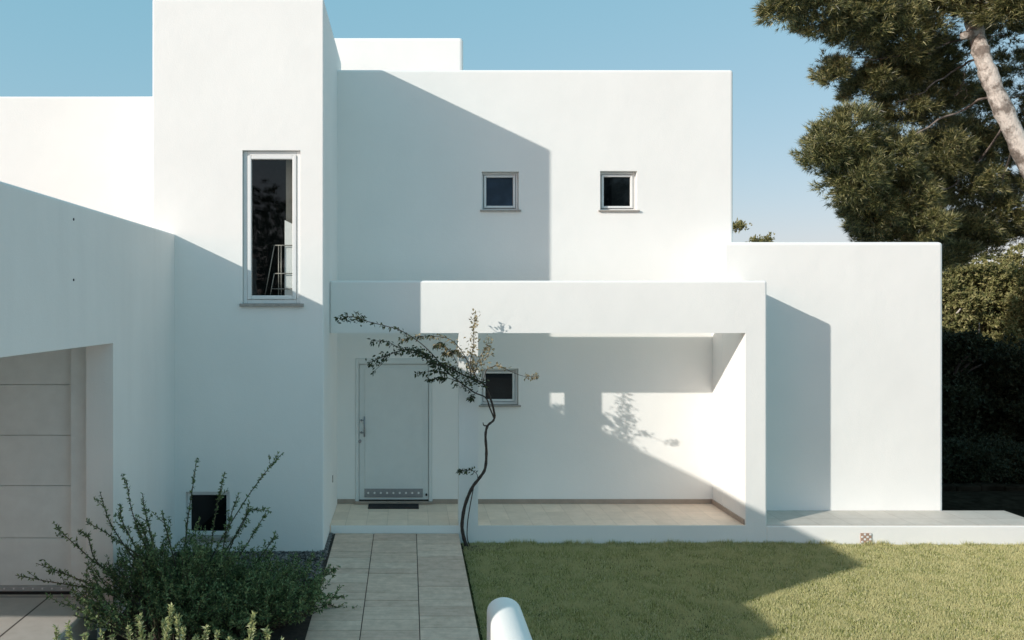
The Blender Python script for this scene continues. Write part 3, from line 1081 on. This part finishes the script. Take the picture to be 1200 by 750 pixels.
def shoot(lst, Y):
    return [at(p[0], p[1], p[2] if len(p) > 2 else Y) for p in lst]


S1 = [shoot(l, 8.0) for l in (
    [(185, 680), (170, 640), (155, 600), (148, 562)], [(180, 680), (150, 645), (128, 610), (117, 576)], [(165, 690), (120, 665), (90, 640), (66, 618)],
    [(160, 690), (115, 660), (103, 630), (92, 622)], [(170, 700), (110, 690), (60, 682), (18, 674)], [(165, 700), (120, 690), (75, 672), (42, 660)],
    [(190, 670), (178, 630), (170, 600), (167, 578)], [(190, 680), (160, 650), (125, 625), (104, 613)], [(210, 680), (200, 640), (192, 610), (190, 600)],
    [(180, 680), (158, 640), (144, 612), (140, 590)], [(185, 680), (175, 640), (166, 618), (158, 606)])]
S2 = [shoot(l, 8.7) for l in (
    [(235, 680), (255, 640), (285, 590), (310, 555), (332, 530)], [(215, 660), (220, 610), (226, 570), (231, 536)], [(245, 670), (250, 620), (257, 580), (263, 556)],
    [(260, 680), (285, 645), (300, 620), (311, 602)], [(250, 670), (268, 640), (284, 615), (293, 596)], [(280, 690), (300, 660), (318, 635), (323, 624)],
    [(330, 690), (365, 680), (385, 672), (392, 668)], [(330, 700), (375, 705), (400, 713), (424, 714)], [(335, 700), (370, 690), (382, 700), (397, 700)],
    [(330, 715), (365, 728), (390, 737), (404, 737)], [(260, 680), (262, 640), (272, 600), (280, 578)], [(255, 680), (275, 630), (292, 600), (304, 598)])]
bl = at(190, 745, 8.0)
shrub('shrub', 'dark green shrub with spiky shoots in front of the garage opening', (bl.x + 0.05, 8.0, 0.03), (0.98, 0.75, 1.0), 0.92, 175, 95, 0.038, 0.016, S1, seed=3)
br_ = at(300, 745, 8.55)
shrub('shrub', 'dense dark green shrub below the basement window, beside the paved path', (br_.x - 0.07, 8.2, 0.05), (0.90, 0.85, 1.0), 0.56, 190, 95, 0.038, 0.016, S2, seed=5)
S3 = []
rr = random.Random(9)
tips = [(163, 728), (201, 718), (215, 744), (242, 741), (150, 742), (192, 734), (208, 730), (119, 748), (80, 738), (66, 742), (297, 728), (312, 745), (230, 752), (268, 756),
        (177, 748), (132, 752), (100, 750), (255, 748), (285, 760), (330, 758), (345, 762)]
for (u, v) in tips:
    Y = rr.uniform(4.0, 4.4)
    t = at(u, v - 7, Y)
    S3.append([Vector((t.x + rr.uniform(-.15, .15), t.y + rr.uniform(-.1, .1), t.z - 0.75)), Vector((t.x + rr.uniform(-.05, .05), t.y, t.z - 0.35)), t])
pale = thing('shrub', 'pale sunlit green shrub tips at the bottom edge, before the dark shrubs', 'shrub', (-1.25, 4.2, -0.2))
smb = MB()
core = []
for k in range(80):
    a, q = rr.uniform(0, 6.28), rr.uniform(0, 1) ** .6
    e_ = Vector((-1.25 + math.cos(a) * q * 0.72, 4.2 + math.sin(a) * q * 0.5, 1.33 - 0.3 * q * q - rr.uniform(0, .15)))
    s_ = Vector((-1.25 + math.cos(a) * q * 0.3, 4.2 + math.sin(a) * q * 0.2, -0.2))
    core.append(polyline([s_, (s_ + e_) / 2 + Vector((math.cos(a), math.sin(a), 0)) * 0.08, e_], 9))
allst = core + [polyline(p, 12) for p in S3]
for pl in allst:
    smb.tube(pl, [0.006 * (1 - 0.7 * i / (len(pl) - 1)) for i in range(len(pl))], 5, False)
build('stems', smb, SHOOT, pale, smooth=True)
v, f = merge([stems_to_leaves(core, 190, 0.032, 0.012, 0.35, side=0.7), stems_to_leaves([polyline(p, 12) for p in S3], 520, 0.026, 0.010, 0.25, side=0.75, jit=0.3)])
link_mesh('leaves', v, f, LEAF_PALE, pale)

# --- the big pine on the right
pine = thing('pine_tree', 'tall leaning pine with pale bark rising behind the right wing', 'tree', (at(1330, 0, 15.2).x, 15.2, -0.3))
tpts = [Vector((at(1330, 0, 15.2).x, 15.2, -0.4)), at(1292, 400, 15.1), at(1248, 280, 15.0), at(1204, 190, 14.9), at(1172, 120, 14.9), at(1153, 72, 14.95), at(1143, 36, 15.1), at(1130, -10, 15.6), at(1120, -70, 16.3),
        at(1110, -140, 16.6)]
tl = polyline(tpts, 60)
tmb = MB().tube(tl, [0.20 - 0.105 * (i / 59) + 0.012 * math.sin(i * 1.3) + 0.008 * math.sin(i * 3.1) for i in range(60)], 14)
# knot and stubs
tmb.tube([at(1143, 39, 15.05), at(1133, 41, 14.95), at(1128, 42, 14.9)], [0.10, 0.085, 0.06], 10)
build('trunk', tmb, BARK, pine, smooth=True)
bp = [([(1150, 66, 15.0), (1120, 82, 15.9), (1095, 96, 15.9), (1075, 112, 15.8), (1050, 118, 15.8)], .05),
      ([(1143, 40, 15.1), (1110, 52, 15.8), (1075, 60, 15.7), (1035, 68, 15.6), (990, 66, 15.4)], .05),
      ([(1165, 108, 14.95), (1135, 125, 15.9), (1100, 140, 15.8), (1060, 165, 15.6), (1010, 185, 15.4), (975, 178, 15.3)], .055),
      ([(1180, 140, 14.95), (1150, 185, 16.4), (1120, 215, 16.4), (1085, 235, 16.1), (1050, 240, 15.9), (1020, 225, 15.7)], .05),
      ([(1190, 160, 15.0), (1170, 220, 16.8), (1140, 260, 16.9), (1115, 285, 16.8)], .045),
      ([(1135, 0, 15.5), (1090, 10, 15.7), (1040, 5, 15.4), (980, 0, 15.2), (930, 10, 15.1)], .06),
      ([(1130, -10, 15.6), (1160, -15, 15.7), (1185, 0, 15.4), (1205, 10, 15.3)], .06),
      ([(1172, 118, 15.0), (1200, 110, 16.9), (1230, 100, 17.4)], .05),
      ([(1145, 60, 15.0), (1170, 40, 17.0), (1200, 50, 17.6)], .04),
      ([(1133, 62, 15.9), (1131, 80, 15.7), (1128, 100, 15.6), (1122, 112, 15.6)], .022),
      ([(1131, 92, 15.7), (1124, 104, 15.6), (1118, 114, 15.6)], .010), ([(1131, 96, 15.7), (1133, 106, 15.6), (1131, 116, 15.6)], .010)]
for pl_, r0 in bp:
    q = polyline(shoot(pl_, 16), 18)
    q = [p + Vector((random.uniform(-1, 1), random.uniform(-1, 1), random.uniform(-1, 1))) * 0.03 for p in q]
    o = build('branch', MB().tube(q, [r0 * .48 * (1 - .75 * i / 17) for i in range(18)], 7), BARK2, pine, smooth=True)
pads = [  # u, v, Y, rx, ry, rz, clumps
    (925, -8, 15.0, .62, .7, .50, 22), (968, 8, 15.1, .75, .8, .58, 30), (1015, 22, 15.2, .80, .8, .62, 34), (1055, 40, 15.4, .72, .8, .58, 28), (1000, -50, 15.6, 1.3, 1.2, .8, 40),
    (1085, 10, 15.9, .8, .8, .6, 26), (1090, -50, 16.4, 1.6, 1.4, .9, 50), (1182, 2, 14.3, .60, .6, .42, 26), (1122, -12, 14.7, .55, .5, .34, 18), (1150, -25, 14.6, .6, .5, .4, 18), (1200, -40, 16.0, 1.2, 1.2, .7, 30),
    (975, 82, 15.9, .30, .5, .30, 9), (1015, 100, 16.2, .52, .7, .36, 16), (1050, 85, 16.5, .7, .8, .5, 26), (1085, 70, 16.7, .7, .8, .5, 24), (1060, 125, 16.4, .75, .7, .42, 20),
    (1105, 105, 16.9, .6, .7, .5, 20),
    (968, 168, 15.1, .42, .55, .55, 20), (995, 160, 15.2, .60, .65, .62, 30), (1000, 205, 15.3, .62, .65, .60, 30), (1040, 190, 15.5, .70, .7, .62, 32), (1020, 240, 15.6, .58, .65, .55, 26),
    (1060, 235, 15.7, .75, .7, .58, 32), (1080, 262, 15.5, .50, .55, .42, 20), (1030, 270, 16.1, .55, .6, .4, 20),
    (1090, 180, 16.7, .75, .8, .7, 30), (1130, 165, 17.2, .75, .8, .6, 26), (1120, 215, 17.0, .80, .8, .55, 28), (1160, 175, 17.6, .7, .8, .5, 20), (1165, 250, 17.2, .75, .8, .42, 22),
    (1120, 268, 16.9, .70, .7, .36, 22), (1195, 150, 17.8, .6, .7, .6, 12), (1205, 265, 17.3, .6, .7, .35, 12), (1195, 75, 18.0, .7, .8, .4, 10), (1190, 215, 17.9, .5, .6, .4, 6),
    (1120, 296, 16.6, .34, .4, .22, 8), (1100, 308, 16.5, .25, .35, .15, 4), (1150, 285, 17.0, .5, .5, .22, 9), (1175, 35, 17.5, .6, .6, .35, 10), (1150, 120, 18.0, .7, .7, .5, 14),
    (1290, 120, 16.5, 1.6, 1.5, 1.6, 60), (1330, 0, 16.5, 1.8, 1.6, 1.5, 60), (1280, -90, 16.5, 1.9, 1.8, 1.0, 50), (1250, 220, 17.0, 1.0, 1.2, 1.0, 26),
]
for (u, v, Y, rx, ry, rz, nc) in pads:
    c = at(u, v, Y)
    p, dd = pad_points(c[:], (rx * .86, ry, rz * .84), int(nc * 3.0), 36, 0.155, 0.35)
    vv, ff = tufts(p, dd, 9, 0.115, 0.012, 0.5)
    link_mesh('crown', vv, ff, NEEDLE, pine)

# --- trees closing the view on the right, each its own crown and trunk


def round_tree(name, label, u, vtop, Y, wid, lumps, nc, per=22, mat=NEEDLE2, group=None, lw_=0.05, ll=0.085, dens=6, ls=.38, zbase=-0.35, fill=0.0, seed=0, cr=.24, back=False, top=0.0):
    rr_ = random.Random(seed)
    c0 = at(u, vtop, Y)
    if back:                                           # across the street, behind the viewer
        c0 = Vector((c0.x, -Y, top))
        Y = -Y
    root = thing(name, label, 'tree', (c0.x, Y, zbase), group)
    H = c0.z - zbase
    tr = MB().tube(polyline([Vector((c0.x, Y, zbase)), Vector((c0.x + .1, Y, zbase + H * .4)), Vector((c0.x - .1, Y + .1, zbase + H * .85))], 12), [(0.16 - 0.10 * i / 11) * min(1.0, H / 3.5) for i in range(12)], 8)
    for k in range(4):
        a = rr_.uniform(0, 6.28)
        s = Vector((c0.x, Y, zbase + H * rr_.uniform(.3, .6)))
        e = s + Vector((math.cos(a) * wid * .6, math.sin(a) * wid * .5, H * .25))
        tr.tube(polyline([s, (s + e) / 2 + Vector((0, 0, .15)), e], 8), [(.06 - .045 * i / 7) * min(1.0, H / 3.5) for i in range(8)], 6)
    build('trunk', tr, TWIG if mat is LEAF_SHADE else BARK, root, smooth=True)
    parts = []
    for k in range(lumps):
        a, q = rr_.uniform(0, 6.28), rr_.uniform(0, 1) ** .5
        z = zbase + H * rr_.uniform(fill, 0.9)
        top = 1 - ((z - zbase) / H) ** 3 * 0.55
        c = (c0.x + math.cos(a) * q * wid * .75 * top, Y + math.sin(a) * q * wid * .6 * top, z)
        s = rr_.uniform(.7, 1.1) * wid * ls
        parts.append(tufts(*pad_points(c, (s, s, s * .75), nc, per, cr, .4), dens, ll, lw_, .9))
    parts.append(tufts(*pad_points((c0.x, Y, c0.z - wid * .22), (wid * .4, wid * .4, wid * .22), nc, per, cr, .5), dens, ll, lw_, .9))
    v, f = merge(parts)
    link_mesh('crown', v, f, mat, root)
    return root


TG = 'trees beyond the right wing'
round_tree('woodland_tree', 'sunlit round crowned tree just right of the white wing, above the dark thicket', 1146, 297, 21.0, 1.9, 60, 11, group=TG, seed=2, fill=.42, ls=.24, cr=.2)
round_tree('woodland_tree', 'olive tree standing at the right picture edge below the pine', 1226, 306, 20.4, 1.9, 60, 11, group=TG, seed=4, fill=.42, ls=.24, cr=.2)
round_tree('woodland_tree', 'tree hard against the corner of the white wing, lower than its neighbour', 1098, 318, 20.8, 1.3, 40, 10, group=TG, seed=6, fill=.35, ls=.26, cr=.2)
round_tree('woodland_tree', 'taller tree whose crown shows behind, highest at the right edge under the pine', 1210, 278, 28.0, 1.9, 40, 12, group=TG, seed=8, fill=.3, ls=.26)
round_tree('woodland_tree', 'tree coloured dark for shade, filling the depth of the thicket', 1165, 352, 25.5, 3.2, 60, 20, mat=LEAF_SHADE, group=TG, seed=10, fill=.0)
round_tree('woodland_bush', 'tall bush coloured dark for shade beside the corner of the white wing', 1112, 388, 18.8, 1.1, 34, 14, mat=LEAF_SHADE, seed=20, fill=.0, ls=.32, cr=.3)
round_tree('woodland_bush', 'bush coloured dark for shade between the wing corner and the picture edge', 1160, 402, 19.2, 1.2, 34, 14, mat=LEAF_SHADE, seed=22, fill=.0, ls=.30, cr=.34)
round_tree('woodland_bush', 'tall bush coloured dark for shade at the right picture edge', 1213, 418, 18.6, 1.2, 34, 14, mat=LEAF_SHADE, seed=21, fill=.0, ls=.32, cr=.3)
round_tree('woodland_bush', 'low spreading bush coloured dark for shade at the foot of the thicket near the wing corner', 1124, 520, 16.6, 1.0, 26, 12, mat=LEAF_SHADE, seed=23, fill=.0, ls=.30, cr=.2, ll=.06, lw_=.035)
round_tree('woodland_bush', 'low spreading bush coloured dark for shade at the foot of the thicket by the right edge', 1190, 528, 16.8, 1.1, 26, 12, mat=LEAF_SHADE, seed=24, fill=.0, ls=.30, cr=.2, ll=.06, lw_=.035)
round_tree('distant_tree', 'small distant treetop peeping past the upper wall corner', 864, 262, 34.0, .55, 8, 12, seed=12, fill=.5)
round_tree('distant_tree', 'low distant treetop barely showing above the right wing roof', 893, 277, 36.0, .9, 10, 12, seed=14, fill=.5)

sheet('woodland_floor', [7.6, 8.9, 12, 16, 22, 30, 45], [12.1, 14, 17, 20, 25, 32, 45], lambda x, y: -0.265 + 0.02 * math.sin(x * 1.3) * math.sin(y), LITTER)

round_tree('street_tree', 'tall tree across from the house, seen only mirrored in the tall stair window', 478 - 7.9 / 25 * 950, 0, 25.0, 3.4, 60, 16, mat=LEAF_SHADE, seed=31, fill=.25, back=True, top=10.2)
round_tree('street_tree', 'wide tree across from the house, seen only mirrored in the sunlit upper window', 478 + 12.5 / 25 * 950, 0, 25.0, 3.6, 60, 16, mat=LEAF_SHADE, seed=32, fill=.25, back=True, top=11.4)

# low stone edging in the shade
kb = MB()
for k in range(22):
    x = 9.2 + k * 0.46
    kb.box(x, x + 0.45, 15.6 + random.uniform(-.02, .02), 15.85, -0.35, -0.17 + random.uniform(-.02, .02), 0.03, 2)
tag(build('stone_edging', kb, LITTER, None, (14, 15.7, -0.3)), 'low line of edging stones in the dark shade beyond the platform', 'edging')

# ================================================================== LIGHT, SKY, CAMERA
SKY_SCALE = (0.40, 0.20, 0.17)
SKY_VEIL = (0.46, 1.58, 2.02)
world = bpy.data.worlds.new('World')
scene.world = world
world.use_nodes = True
nt = world.node_tree
nt.nodes.clear()
wo = nt.nodes.new('ShaderNodeOutputWorld')
bg = nt.nodes.new('ShaderNodeBackground')
sky = nt.nodes.new('ShaderNodeTexSky')
sky.sky_type = 'NISHITA'
sky.sun_disc = False
elev = math.asin(-SUN.z)
sky.sun_elevation = elev
sky.sun_rotation = math.atan2(-SUN.x, -SUN.y)
sky.air_density = 1.0
sky.dust_density = 1.0
sky.ozone_density = 1.0
# the photographed sky is paler and more even than a clean Nishita sky: scale it and add an even veil of skylight
tn = nt.nodes.new('ShaderNodeMix')
tn.data_type, tn.blend_type = 'RGBA', 'MULTIPLY'
tn.inputs['Factor'].default_value = 1.0
nt.links.new(sky.outputs[0], tn.inputs['A'])
tn.inputs['B'].default_value = (*SKY_SCALE, 1)
ad = nt.nodes.new('ShaderNodeMix')
ad.data_type, ad.blend_type = 'RGBA', 'ADD'
ad.inputs['Factor'].default_value = 1.0
nt.links.new(tn.outputs['Result'], ad.inputs['A'])
ad.inputs['B'].default_value = (*SKY_VEIL, 1)
nt.links.new(ad.outputs['Result'], bg.inputs[0])
bg.inputs[1].default_value = 0.12
nt.links.new(bg.outputs[0], wo.inputs[0])

sl = bpy.data.lights.new('sun', 'SUN')
sl.energy = 2.0
sl.angle = math.radians(0.53)
sl.color = (1.0, 0.95, 0.87)
so = bpy.data.objects.new('sun', sl)
COL.objects.link(so)
so.rotation_euler = SUN.to_track_quat('-Z', 'Y').to_euler()
so.location = (-20, -12, 20)

cam = bpy.data.cameras.new('camera')
cam.sensor_width = 36.0
cam.lens = F / 1200 * 36.0
cam.shift_x = (600 - U0) / 1200
cam.shift_y = -(375 - V0) / 1200
cam.clip_start = 0.05
cam.clip_end = 3000
co_ = bpy.data.objects.new('camera', cam)
COL.objects.link(co_)
co_.location = (0, 0, EYE)
co_.rotation_euler = (math.radians(90), 0, 0)
scene.camera = co_

scene.render.engine = 'CYCLES'
scene.cycles.max_bounces = 10
scene.cycles.diffuse_bounces = 8
scene.cycles.transparent_max_bounces = 8
scene.view_settings.view_transform = 'Standard'
scene.view_settings.look = 'None'
scene.view_settings.exposure = 1.05
scene.view_settings.gamma = 1.0
scene.view_settings.use_curve_mapping = False
